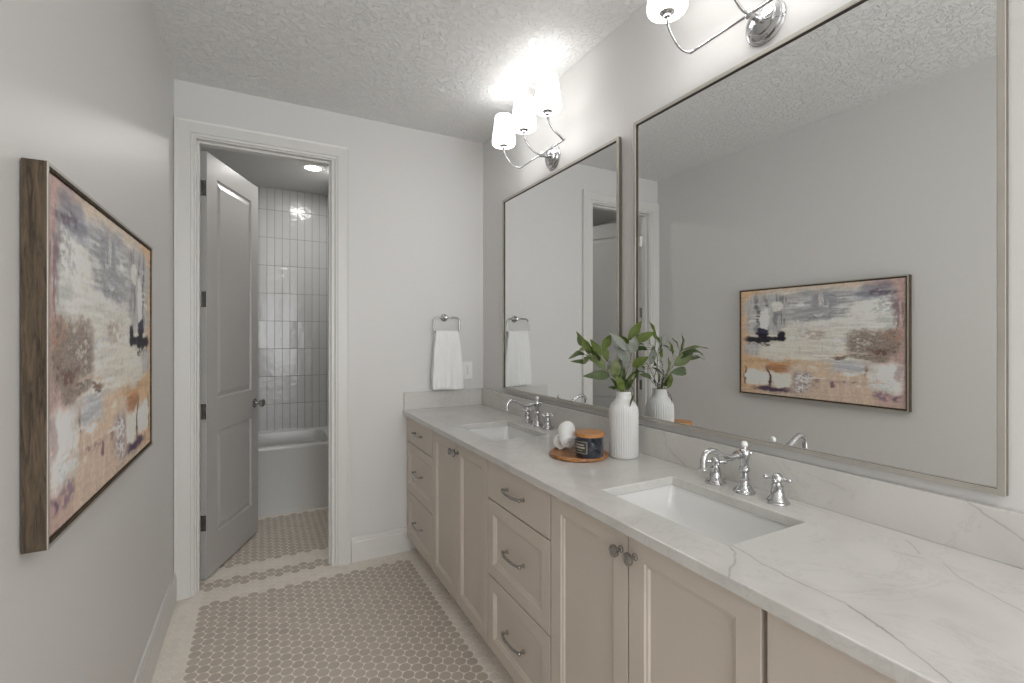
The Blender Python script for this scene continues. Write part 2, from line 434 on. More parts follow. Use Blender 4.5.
box(bm, OPL, OPL+.011, D+.035, D+.078, 0, HEAD); box(bm, OPR-.011, OPR, D+.035, D+.078, 0, HEAD); box(bm, OPL+.011, OPR-.011, D+.035, D+.078, HEAD-.011, HEAD)
struct('trim_3', bm, TRIM)

# ------------------------------------------------------------------ the open door
def raised_panel(bm, x0, x1, z0, z1, yf, s):
    """moulded recess on a face at y=yf, outward direction s; returns nothing. face ring -> groove -> raised field"""
    steps = [(0, 0), (.006, -.009), (.016, -.009), (.040, -.002)]
    rings = []
    for ins, dp in steps:
        y = yf + s*dp
        rings.append([bm.verts.new(p) for p in ((x0+ins, y, z0+ins), (x1-ins, y, z0+ins), (x1-ins, y, z1-ins), (x0+ins, y, z1-ins))])
    for A, Bq in zip(rings, rings[1:]):
        for k in range(4): bm.faces.new((A[k], A[(k+1)%4], Bq[(k+1)%4], Bq[k]))
    bm.faces.new(rings[-1])
DW, DH, DT = .663, 2.437, .035
dang = math.radians(67.4)
# local: x along the door from the hinge edge, y = thickness (0 = face towards the camera, +DT behind)
droot = bpy.data.objects.new('door_1', None); C.objects.link(droot); droot['kind'] = 'structure'
droot.location = (-.265, 3.197, 0); droot.rotation_euler = (0, 0, dang)
PAN = [(.112, .558, 1.022, 2.312), (.112, .558, .232, .828)]
bm = B()
for yf, s in ((0, -1), (DT, 1)):
    xs = [0, .112, .558, DW]; zs = [.012, .232, .828, 1.022, 2.312, DH]
    g = {(i, j): bm.verts.new((xs[i], yf, zs[j])) for i in range(4) for j in range(6)}
    for i in range(3):
        for j in range(5):
            if i == 1 and j in (1, 3): continue
            bm.faces.new((g[i, j], g[i+1, j], g[i+1, j+1], g[i, j+1]))
    for p in PAN: raised_panel(bm, *p, yf, s)
for a in ((0, 0), (DW, DW)):
    bm.faces.new([bm.verts.new(q) for q in ((a[0], 0, .012), (a[0], DT, .012), (a[0], DT, DH), (a[0], 0, DH))])
for z in (.012, DH):
    bm.faces.new([bm.verts.new(q) for q in ((0, 0, z), (DW, 0, z), (DW, DT, z), (0, DT, z))])
bmesh.ops.remove_doubles(bm, verts=bm.verts, dist=.0002)
struct('door_panel', bm, DOORP, droot)
# NOTE local +y of the door points away from the camera side after rotation by 67 deg (towards -x)
bm = B()
kx, kz = DW-.060, .926
for s, y0 in ((-1, 0), (1, DT)):
    M = Matrix.Translation((kx, y0, kz)) @ Matrix.Rotation(-s*PI/2, 4, 'X')
    lathe(bm, [(0, 0), (.032, 0), (.032, .004), (.028, .008), (.014, .011), (.010, .016), (.010, .034), (.016, .038), (.026, .046), (.0285, .054), (.026, .062), (.016, .067), (0, .068)], 28, M)
kn = struct('door_knob', bm, NICKEL, droot, smooth=40)
bm = B(); box(bm, DW-.001, DW+.0015, .006, .029, kz-.03, kz+.03); struct('latch_plate', bm, NICKEL, droot)
for hz in (2.229, 1.598, .959, .326):
    bm = B()
    box(bm, -.002, .0005, .003, .031, hz-.044, hz+.044)
    tube(bm, [(-.006, DT+.002, hz-.046), (-.006, DT+.002, hz+.046)], .006, 12)
    sphere(bm, (-.006, DT+.002, hz+.049), .005, 10, 6); sphere(bm, (-.006, DT+.002, hz-.049), .005, 10, 6)
    for k in (-.028, 0, .028):
        tube(bm, [(-.003, .017, hz+k), (-.0015, .017, hz+k)], .004, 10)
    struct('hinge', bm, NICKEL, droot, smooth=40)
# jamb leaves of the hinges
for hz in (2.229, 1.598, .959, .326):
    bm = B(); box(bm, OPL-.0005, OPL+.0015, Y2-.034, Y2-.002, hz-.044, hz+.044)
    struct('trim_hinge_leaf', bm, NICKEL)

# ------------------------------------------------------------------ bathtub
def rrect(hx, hy, cr, n=6):
    pts = []
    for (sx, sy, a0) in ((1, 1, 0), (-1, 1, PI/2), (-1, -1, PI), (1, -1, 3*PI/2)):
        for k in range(n+1):
            a = a0 + k*PI/2/n; pts.append((sx*(hx-cr)+cr*math.cos(a), sy*(hy-cr)+cr*math.sin(a)))
    return pts
def loft(bm, rings, cap_end=True, cap_start=False):
    R = [[bm.verts.new(p) for p in r] for r in rings]
    for A, Bq in zip(R, R[1:]):
        n = len(A)
        for k in range(n): bm.faces.new((A[k], A[(k+1)%n], Bq[(k+1)%n], Bq[k]))
    if cap_end: bm.faces.new(R[-1])
    if cap_start: bm.faces.new(R[0][::-1])
tcx, tcy = (BXL+BXR)/2, (TUBF+BY-.01)/2
thx, thy = (BXR-BXL)/2-.011, (BY-.01-TUBF)/2
tub = thing('bathtub', 'white built-in bathtub with a plain apron below the tiled wall', 'bathtub', (tcx, tcy, 0))
bm = B()
R = []
for hx, hy, z, cr in ((thx, thy-.006, 0, .004), (thx, thy-.006, .485, .004), (thx, thy, .495, .008), (thx, thy, .518, .010), (thx-.004, thy-.004, .525, .012), (thx-.055, thy-.060, .525, .06),
                      (thx-.068, thy-.072, .515, .07), (thx-.085, thy-.085, .40, .09), (thx-.12, thy-.11, .20, .10), (thx-.17, thy-.15, .13, .12), (thx-.30, thy-.24, .12, .10)):
    R.append([(x, y, z) for x, y in rrect(hx, hy, cr)])
loft(bm, R); obj('tub_shell', bm, TUBM, tub, smooth=35)
bm = B(); lathe(bm, [(0, .1215), (.03, .1215), (.033, .124), (.02, .127), (0, .127)], 24, Matrix.Translation((.5, 0, 0))); obj('drain', bm, CHROME, tub, smooth=40)

# ------------------------------------------------------------------ vanity cabinets
def shaker(bm, x, y0, y1, z0, z1, th=.02, rail=.052, slab=False):
    """front facing -X at x; th thick towards +X"""
    if slab: box(bm, x, x+th, y0, y1, z0, z1); return
    steps = [(0, 0), (rail, 0), (rail+.003, .004), (rail+.009, .005), (rail+.013, .010)]
    rings = []
    for ins, dp in steps:
        rings.append([bm.verts.new(p) for p in ((x+dp, y0+ins, z0+ins), (x+dp, y1-ins, z0+ins), (x+dp, y1-ins, z1-ins), (x+dp, y0+ins, z1-ins))])
    for A, Bq in zip(rings, rings[1:]):
        for k in range(4): bm.faces.new((A[k], A[(k+1)%4], Bq[(k+1)%4], Bq[k]))
    bm.faces.new(rings[-1])
    bk = [bm.verts.new(p) for p in ((x+th, y0, z0), (x+th, y1, z0), (x+th, y1, z1), (x+th, y0, z1))]
    for k in range(4): bm.faces.new((rings[0][k], rings[0][(k+1)%4], bk[(k+1)%4], bk[k]))
    bm.faces.new(bk)
def pull(parent, yc, zc, o):
    bm = B(); s = .064
    for k in (-1, 1):
        M = Matrix.Translation((XF, yc+k*s, zc)) @ Matrix.Rotation(-PI/2, 4, 'Y')
        lathe(bm, [(0, -.001), (.0085, -.001), (.0085, .003), (.0055, .005), (.0048, .014), (.006, .020), (0, .022)], 16, M)
    pts = smooth_pts([(XF-.019, yc-s-.004, zc), (XF-.025, yc-s+.010, zc), (XF-.030, yc-s*.5, zc), (XF-.031, yc, zc), (XF-.030, yc+s*.5, zc), (XF-.025, yc+s-.010, zc), (XF-.019, yc+s+.004, zc)], 5)
    tube(bm, pts, .0052, 12)
    for k in (-1, 1): sphere(bm, (XF-.0195, yc+k*(s+.003), zc), .0075, 14, 8)
    local(bm, o); return obj('handle', bm, NICKEL, parent, smooth=45)
def knob(parent, yc, zc, o):
    bm = B(); M = Matrix.Translation((XF, yc, zc)) @ Matrix.Rotation(-PI/2, 4, 'Y')
    lathe(bm, [(0, -.001), (.0095, -.001), (.0095, .003), (.006, .006), (.0055, .015), (.010, .018), (.0155, .021), (.0165, .025), (.0155, .029), (.012, .0305), (.011, .0295), (.006, .031), (0, .0315)], 28, M)
    local(bm, o); return obj('knob', bm, NICKEL, parent, smooth=40)
ZK = .100; Z1, Z2, ZT = .402, .716, .879
def body(root, o, y0, y1, drawers):
    bm = B(); t = .018; x0, x1 = XF+.021, XR-.012
    box(bm, x0, x1, y0, y0+t, ZK, CB-.0005); box(bm, x0, x1, y1-t, y1, ZK, CB-.0005)
    box(bm, x0, x1, y0+t, y1-t, ZK, ZK+t); box(bm, x1-.006, x1, y0+t, y1-t, ZK+t, CB-.0005)
    box(bm, x0, x0+.03, y0+t, y1-t, CB-.04, CB-.0005)
    if drawers:
        for z in (Z1, Z2): box(bm, x0, x0+.04, y0+t, y1-t, z-.012, z+.012)
    else:
        ym = (y0+y1)/2; box(bm, x0, x0+.018, ym-.03, ym+.03, ZK+t, CB-.04)
    local(bm, o); obj('cabinet_body', bm, CAB, root)
    bm = B(); box(bm, .915, .930, y0, y1, 0.0005, ZK); box(bm, .930, x1, y0, y0+t, .0005, ZK); box(bm, .930, x1, y1-t, y1, .0005, ZK)
    local(bm, o); obj('toe_kick', bm, CAB, root)
G = .0027
def drawer_cab(y0, y1, f0, f1, label, group):
    o = ((XF+XR)/2, (y0+y1)/2, 0)
    r = thing('drawer_cabinet', label, 'cabinet', o, 0, group)
    body(r, o, y0, y1, True)
    for a, b, sl in ((Z2+G, ZT, True), (Z1+G, Z2-G, False), (ZK, Z1-G, False)):
        bm = B(); shaker(bm, XF, f0+G, f1-G, a, b, slab=sl); local(bm, o)
        d = obj('drawer', bm, CAB, r, bevel=.0012)
        h = pull(d, (f0+f1)/2, (a+b)/2 if not sl else .797, o)
    return r
def sink_cab(y0, y1, f0, f1, ym, label, group):
    o = ((XF+XR)/2, (y0+y1)/2, 0)
    r = thing('sink_cabinet', label, 'cabinet', o, 0, group)
    body(r, o, y0, y1, False)
    for a, b, k in ((f0+G, ym-G, -1), (ym+G, f1-G, 1)):
        bm = B(); shaker(bm, XF, a, b, ZK, ZT, rail=.055); local(bm, o)
        d = obj('door', bm, CAB, r, bevel=.0012)
        knob(d, ym+k*.0265, .827, o)
    return r
gd, gs = 'drawer cabinets of the long vanity', 'two door sink cabinets of the long vanity'
c1 = drawer_cab(2.518, 3.030, 2.518, 3.030, 'beige three-drawer cabinet at the far end, against the back wall', gd)
sink_cab(1.802, 2.516, 1.802, 2.516, 2.160, 'beige two-door cabinet below the farther sink', gs)
drawer_cab(1.316, 1.800, 1.316, 1.800, 'beige three-drawer cabinet in the middle, between the two sink cabinets', gd)
sink_cab(.570, 1.314, .573, 1.314, .9445, 'beige two-door cabinet below the nearer sink', gs)
drawer_cab(.066, .566, .066, .566, 'beige cabinet at the near right end, only its plain top drawer showing', gd)
bm = B(); box(bm, XF+.004, XF+.020, 3.031, D-.0005, ZK, CB-.0005); tag(obj('filler_strip', bm, CAB), 'narrow beige filler strip between the farthest cabinet and the back wall', 'trim strip')

# ------------------------------------------------------------------ countertop with two sink cutouts
SX0, SX1 = .935, 1.231
S1 = (1.945, 2.375); S2 = (.722, 1.166)
YE = .045
ct = thing('countertop', 'long white veined quartz countertop over the beige cabinets, with low splash', 'countertop', (1.1, 1.55, CT))
oc = (1.1, 1.55, CT)
bm = B()
xs = [XC, SX0, SX1, XR-.0005]; ys = [YE, S2[0], S2[1], S1[0], S1[1], D-.0005]
def solid_grid(bm, xs, ys, z0, z1, holes):
    nx, ny = len(xs)-1, len(ys)-1
    top = {}; bot = {}
    for i in range(nx+1):
        for j in range(ny+1): top[i, j] = bm.verts.new((xs[i], ys[j], z1)); bot[i, j] = bm.verts.new((xs[i], ys[j], z0))
    full = lambda i, j: 0 <= i < nx and 0 <= j < ny and (i, j) not in holes
    for i in range(nx):
        for j in range(ny):
            if not full(i, j): continue
            bm.faces.new((top[i, j], top[i+1, j], top[i+1, j+1], top[i, j+1])); bm.faces.new((bot[i, j], bot[i, j+1], bot[i+1, j+1], bot[i+1, j]))
            for (di, dj, a, b) in ((-1, 0, (i, j), (i, j+1)), (1, 0, (i+1, j), (i+1, j+1)), (0, -1, (i, j), (i+1, j)), (0, 1, (i, j+1), (i+1, j+1))):
                if not full(i+di, j+dj): bm.faces.new((top[a], top[b], bot[b], bot[a]))
solid_grid(bm, xs, ys, CB, CT, {(1, 1), (1, 3)})
slab = obj('slab', bm, QUARTZ, ct, bevel=.003)
slab.location = (-oc[0], -oc[1], -oc[2])
bm = B(); box(bm, XR-.020, XR-.0005, YE, D-.0005, CT, 1.024)
o_ = obj('backsplash', bm, QUARTZ, ct, bevel=.0015); o_.location = slab.location
bm = B(); box(bm, XC+.007, XR-.0205, D-.020, D-.0005, CT, 1.024)
o_ = obj('side_splash', bm, QUARTZ, ct, bevel=.0015); o_.location = slab.location

def sink(ya, yb, label):
    cx, cy = (SX0+SX1)/2, (ya+yb)/2; hx, hy = (SX1-SX0)/2+.006, (yb-ya)/2+.006
    r = thing('undermount_sink', label, 'sink', (cx, cy, CB), 0, 'undermount sinks')
    bm = B(); R = []
    for ax, ay, z, cr in ((hx+.022, hy+.022, -.0004, .02), (hx, hy, -.0004, .016), (hx-.001, hy-.001, -.012, .018), (hx-.006, hy-.006, -.07, .028), (hx-.014, hy-.022, -.105, .045), (hx-.03, hy-.06, -.128, .06), (hx-.06, hy-.11, -.138, .06), (.03, .03, -.143, .0299)):
        R.append([(x, y, z) for x, y in rrect(ax, ay, cr, 8)])
    for ax, ay, z, cr in ((.03, .03, -.155, .0299), (hx-.04, hy-.07, -.146, .06), (hx-.004, hy-.008, -.115, .045), (hx+.008, hy+.008, -.07, .03), (hx+.010, hy+.010, -.012, .02), (hx+.022, hy+.022, -.010, .02)):
        R.append([(x, y, z) for x, y in rrect(ax, ay, cr, 8)])
    loft(bm, R, cap_end=False)
    n = len(R[0])
    obj('basin', bm, PORC, r, smooth=50)
    bm = B(); lathe(bm, [(0, -.150), (.028, -.150), (.030, -.1425), (.026, -.1415), (.018, -.1425), (.016, -.139), (0, -.138)], 28); obj('drain', bm, CHROME, r, smooth=40)
    return r
sink(S2[0], S2[1], 'rectangular white undermount sink at the nearer faucet, right of the vase')
sink(S1[0], S1[1], 'rectangular white undermount sink at the farther faucet, left of the wooden tray')

# ------------------------------------------------------------------ faucets
def faucet(xc, yc, label):
    r = thing('widespread_faucet', label, 'faucet', (xc, yc, CT), 0, 'chrome widespread faucets')
    bm = B()
    lathe(bm, [(0, 0), (.031, 0), (.032, .003), (.030, .007), (.025, .010), (.023, .015), (.018, .022), (.014, .030), (.0125, .036), (.0145, .039), (.0145, .042), (.012, .045),
               (.0115, .062), (.0155, .066), (.0165, .070), (.0155, .074), (.0115, .078), (.0115, .096), (.0135, .099), (.0135, .102), (.0150, .108), (.0165, .118), (.0155, .126), (.0125, .130), (.0075, .133), (.006, .137), (.0, .138)], 32)
    obj('spout_column', bm, CHROME, r, smooth=35)
    bm = B(); sphere(bm, (0, 0, .1455), .0105, 18, 12); obj('finial', bm, PORC, r, smooth=60)
    bm = B()

    ctrl = [(-.010, 0, .117), (-.030, 0, .116), (-.052, 0, .112), (-.075, 0, .113), (-.100, 0, .122), (-.125, 0, .136), (-.147, 0, .143), (-.166, 0, .139), (-.178, 0, .125), (-.180, 0, .106), (-.180, 0, .094)]
    P = smooth_pts(ctrl, 6); n = len(P)
    tube(bm, P, [.0105 - .002*min(1, i/n*2) for i in range(n)], 16)
    lathe(bm, [(0, 0), (.0125, 0), (.014, .003), (.0125, .006), (.0095, .009), (0, .009)], 20, Matrix.Translation((-.180, 0, .090)))
    for x_ in (-.020, -.034):
        M = Matrix.Translation((x_, 0, .1165)) @ Matrix.Rotation(PI/2, 4, 'Y')
        lathe(bm, [(.008, -.003), (.0135, -.002), (.0135, .002), (.008, .003)], 20, M)
    # small rear boss of the bridge
    M = Matrix.Translation((.012, 0, .117)) @ Matrix.Rotation(PI/2, 4, 'Y')
    lathe(bm, [(0, 0), (.007, 0), (.007, .006), (.009, .009), (.006, .013), (0, .014)], 16, M)
    obj('spout', bm, CHROME, r, smooth=45)
    for s in (-1, 1):
        bm = B(); M0 = Matrix.Translation((0, s*.104, 0))
        lathe(bm, [(0, 0), (.031, 0), (.032, .003), (.030, .007), (.026, .009), (.0245, .014), (.0195, .019), (.0175, .030), (.0145, .044), (.0155, .047), (.0155, .050), (.011, .054), (.010, .060), (0, .060)], 32, M0)
        hb = obj('handle_base', bm, CHROME, r, smooth=35)
        bm = B()
        lathe(bm, [(0, .058), (.012, .058), (.0135, .063), (.0135, .074), (.012, .078), (.010, .082), (.004, .0845), (0, .085)], 28, M0)
        rot = .35 if s < 0 else .9
        for q in range(4):
            a = rot + q*PI/2; dx, dy = math.cos(a), math.sin(a)
            tube(bm, [(dx*.010, s*.104+dy*.010, .069), (dx*.020, s*.104+dy*.020, .069), (dx*.026, s*.104+dy*.026, .069)], [.0055, .0042, .0050], 12)
            sphere(bm, (dx*.030, s*.104+dy*.030, .069), .0072, 14, 10)
        obj('cross_handle', bm, CHROME, hb, smooth=50)
    return r
faucet(1.300, .945, 'chrome two-handle faucet with a curved spout at the nearer sink')
faucet(1.300, 2.166, 'chrome two-handle faucet with a curved spout at the farther sink')

# ------------------------------------------------------------------ mirrors
def mirror(yc, hw, z0, z1, rz, label):
    d = .024; fw = .013
    r = thing('wall_mirror', label, 'mirror', (XR-.003-d, yc, (z0+z1)/2), rz, 'framed mirrors over the vanity')
    hh = (z1-z0)/2
    def ring(bm, a0, a1, b0, b1, x0, x1):   # outer half a, inner half b
        O = [(-a0, -a1), (a0, -a1), (a0, a1), (-a0, a1)]; I = [(-b0, -b1), (b0, -b1), (b0, b1), (-b0, b1)]
        vo = [[bm.verts.new((x, y, z)) for y, z in O] for x in (x0, x1)]; vi = [[bm.verts.new((x, y, z)) for y, z in I] for x in (x0, x1)]
        for k in range(4):
            q = (k+1) % 4
            bm.faces.new((vo[0][k], vo[0][q], vi[0][q], vi[0][k])); bm.faces.new((vo[1][k], vi[1][k], vi[1][q], vo[1][q]))
            fo = bm.faces.new((vo[0][k], vo[1][k], vo[1][q], vo[0][q])); fo.material_index = 2; fi = bm.faces.new((vi[0][k], vi[0][q], vi[1][q], vi[1][k])); fi.material_index = 1 if k in (0, 3) else 0  # shade put into colour: top and far inner sides dark, others champagne
    bm = B(); ring(bm, hw, hh, hw-fw, hh-fw, 0, .003); obj('frame_face', bm, [FRAME, FRAME, FRAME], r, bevel=.0008)
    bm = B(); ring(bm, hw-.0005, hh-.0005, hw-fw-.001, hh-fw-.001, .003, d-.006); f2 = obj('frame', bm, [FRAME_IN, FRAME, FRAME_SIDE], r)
    f2['label'] = 'brown bronze sides of the frame'
    bm = B(); box(bm, .009, .012, -(hw-fw-.001), hw-fw-.001, -(hh-fw-.001), hh-fw-.001); obj('mirror_glass', bm, MIRROR, r)
    bm = B(); box(bm, d-.008, XR-(XR-.003-d)-.0002, -hw*.6, hw*.6, hh-.2, hh-.17); obj('hanging_cleat', bm, FRAME_IN, r)
    return r
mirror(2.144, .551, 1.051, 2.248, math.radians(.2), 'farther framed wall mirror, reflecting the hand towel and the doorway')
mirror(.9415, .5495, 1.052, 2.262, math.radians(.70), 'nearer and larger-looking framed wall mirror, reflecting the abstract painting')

# ------------------------------------------------------------------ vanity light fixtures
def emission(name, col, s, rough=.4):
    m = mat(name, (.8, .8, .8, 1), rough=rough); p = m.node_tree.nodes['Principled BSDF']
    p.inputs['Emission Color'].default_value = col; p.inputs['Emission Strength'].default_value = s; return m
SHADE = emission('lit_opal_glass', (1, .985, .965, 1), SHADE_EMIT)
SHADE_LOW = emission('lit_opal_glass_base_boost', (1, .985, .965, 1), SHADE_EMIT*5)  # base glow raised over the sides, added to light counter and room
def sconce(yc, label, zb=2.343):
    r = thing('vanity_light', label, 'light fixture', (XR, yc, zb), 0, 'three-shade light fixtures over the mirrors')
    bm = B(); M = Matrix.Rotation(-PI/2, 4, 'Y')
    lathe(bm, [(0, 0), (.066, 0), (.067, .005), (.064, .009), (.060, .011), (.058, .017), (.050, .022), (.044, .024), (.042, .029), (.030, .034), (.014, .037), (.010, .042), (.010, .075), (.014, .078), (.014, .083), (.008, .088), (0, .089)], 48, M)
    obj('backplate', bm, CHROME, r, smooth=35)
    bx, sx = -.080, -.182
    bm = B(); tube(bm, [(bx, -.222, 0), (bx, -.1, 0), (bx, .1, 0), (bx, .222, 0)], .0048, 12); obj('cross_bar', bm, CHROME, r, smooth=50)
    for k in (-1, 0, 1):
        y = k*.229; ys = y*.97 if k else 0
        bm = B()
        ctrl = [(bx, ys*.93, 0), (bx-.010, ys*.99, -.001), (bx-.035, y, .008), (bx-.065, y, .027), (sx+.008, y, .062), (sx, y, .095)] if k else [(bx, 0, 0), (bx-.030, 0, .004), (bx-.065, 0, .027), (sx+.008, 0, .062), (sx, 0, .095)]
        tube(bm, smooth_pts(ctrl, 6), .0048, 12)
        obj('arm', bm, CHROME, r, smooth=50)
        bm = B(); Mc = Matrix.Translation((sx, y, .093))
        lathe(bm, [(0, 0), (.008, 0), (.012, .003), (.012, .008), (.020, .012), (.026, .017), (.026, .022), (0, .022)], 28, Mc)
        obj('shade_cup', bm, CHROME, r, smooth=40)
        bm = B(); Ms = Matrix.Translation((sx, y, .108))
        lathe(bm, [(.012, .006), (.045, .002), (.060, .006), (.0655, .014), (.0665, .024), (.064, .050), (.056, .105), (.049, .160), (.0475, .166), (.0455, .166), (.047, .159), (.054, .105), (.0615, .050), (.0635, .026), (.060, .016), (.045, .009), (.012, .011)], 48, Ms)
        for f in bm.faces:
            if f.calc_center_median().z < .108+.0095 and min(v.co.z for v in f.verts) < .108+.007: f.material_index = 1
        obj('lamp_shade', bm, [SHADE, SHADE_LOW], r, smooth=50)
        bl = bpy.data.lights.new('bulb', 'POINT'); bl.energy = BULB_W; bl.color = (1, .96, .91); bl.shadow_soft_size = .024
        bo = bpy.data.objects.new('bulb', bl); C.objects.link(bo); bo.parent = r; bo.location = (sx, y, .215)
    return r
sconce(2.142, 'chrome three-arm light with white shades above the farther mirror')
sconce(.935, 'chrome three-arm light above the nearer mirror, cut off by the top of the photo', 2.360)

# recessed ceiling lights: one over the tub, two added unseen for fill
LENS = emission('lit_lens', (1, .98, .95, 1), 14)
def downlight(x, y, power, label, seen=True):
    r = thing('recessed_light', label, 'ceiling light', (x, y, H), 0)
    bm = B(); lathe(bm, [(.062, -.0005), (.062, -.003), (.088, -.004), (.092, -.001), (.092, 0)], 40); obj('trim_ring', bm, PLASTIC, r, smooth=40)
    bm = B(); lathe(bm, [(0, -.0022), (.0625, -.0022), (.0625, -.0005), (0, -.0005)], 40); obj('lens', bm, LENS, r, smooth=40)
    l = bpy.data.lights.new('downlight_lamp', 'AREA'); l.shape = 'DISK'; l.size = .12; l.energy = power; l.color = (1, .975, .94)
    o = bpy.data.objects.new('downlight_lamp', l); C.objects.link(o); o.parent = r; o.location = (0, 0, -.006)
downlight(.379, 4.132, BATH_W, 'round lit recessed ceiling light over the tub beyond the open door')
downlight(.42, -.7, FILL_DOWN_W, 'added recessed fill light, unseen, above and behind the camera')
downlight(.42, -2.0, FILL_DOWN_W, 'added recessed fill light, unseen, nearer the added window behind the camera')

# ------------------------------------------------------------------ towel ring, towel, outlet on the back wall
YR = D-.055
tr = thing('towel_ring', 'brushed metal towel ring on the back wall, above the vanity end', 'towel ring', (1.098, D, 1.513))
bm = B(); M = Matrix.Rotation(PI/2, 4, 'X')
lathe(bm, [(0, 0), (.024, 0), (.025, .004), (.022, .008), (.012, .011), (.009, .016), (.0085, .044), (.0115, .048), (.0125, .055), (.0115, .062), (0, .065)], 28, M)
obj('post', bm, NICKEL, tr, smooth=40)
bm = B(); pts = []
rw, rt, rb, cr = .090, .000, -.104, .030
for cx, cz, a0 in ((rw-cr, rt-cr, 0), (-rw+cr, rt-cr, PI/2), (-rw+cr, rb+cr, PI), (rw-cr, rb+cr, 3*PI/2)):
    for k in range(7):
        a = a0+k*PI/12; pts.append((cx+cr*math.cos(a), -.055, cz+cr*math.sin(a)))
tube(bm, pts, .0055, 12, closed=True); obj('ring', bm, NICKEL, tr, smooth=60)
# towel: folded over the lower bar, front and back leaves
bm = B()
NU, cxT = 40, 1.098
rows = []
zt, zbF, zbB = 1.424, 1.036, 1.042
path = []   # (dy, z, widthfrac) from back bottom, over the bar, to front bottom
for k in range(22): t = k/21; path.append((.0125, zbB+(zt-.016-zbB)*t, 1-t))
for k in range(1, 10): a = k*PI/10; path.append((.0125*math.cos(a), zt-.016+.016*math.sin(a), 0))
for k in range(36): t = k/35; path.append((-.0125, zt-.016+(zbF-zt+.016)*t, t))
for dy, z, wf in path:
    hw = .079 + .031*min(1, wf*1.25)**.8
    row = []
    front = dy < 0
    for i in range(NU+1):
        u = i/NU*2-1
        fold = (.0045*math.sin(u*5.5+.6) + .0035*math.sin(u*11+wf*2)) * (0.35+wf)
        dep = fold if front else -fold*.5
        yy = YR + dy*(1 + (.35*wf if front else .1)) + (-abs(dep) if front else abs(dep)*.3) + (.006*abs(u)**4 if front else 0)
        band = 0
        if front:
            zz = (z-zbF)/(zt-zbF)
            for c_ in (.155, .205, .255):
                band -= .0016*math.exp(-((zz-c_)/.011)**2)
        xx = cxT + .008*wf + u*hw*(1+.012*math.sin(z*40))
        row.append(bm.verts.new((xx, yy-band, z - .004*math.sin(u*3)*wf)))
    rows.append(row)
for A, Bq in zip(rows, rows[1:]):
    for i in range(NU): bm.faces.new((A[i], A[i+1], Bq[i+1], Bq[i]))
local(bm, (cxT, YR, 1.03))
tw = obj('hand_towel', bm, TOWEL, smooth=80); tw.location = (cxT, YR, 1.03)
so = tw.modifiers.new('thick', 'SOLIDIFY'); so.thickness = .009; so.offset = 0
tag(tw, 'white terry hand towel hanging from the ring on the back wall', 'towel')
# outlet
ot = thing('power_outlet', 'white duplex power outlet on the back wall beside the towel', 'outlet', (1.267, D, 1.154))
bm = B(); box(bm, -.036, .036, -.006, 0, -.059, .059); obj('cover_plate', bm, PLASTIC, ot, bevel=.002)
for s in (-1, 1):
    bm = B(); lathe(bm, [(0, 0), (.0165, 0), (.0165, .0025), (0, .0025)], 24, Matrix.Translation((0, -.006, s*.020)) @ Matrix.Rotation(PI/2, 4, 'X'))
    sock = obj('socket', bm, PLASTIC, ot, smooth=40)
    bm = B()
    box(bm, -.0075, -.0055, -.0090, -.0084, s*.020+.000, s*.020+.008); box(bm, .0055, .0075, -.0090, -.0084, s*.020+.001, s*.020+.007)
    tube(bm, [(0, -.0084, s*.020-.007), (0, -.0090, s*.020-.007)], .0026, 10)
    obj('slot', bm, SLOT, sock)
bm = B(); tube(bm, [(0, -.0058, 0), (0, -.0072, 0)], .003, 12); obj('screw', bm, NICKEL, ot)

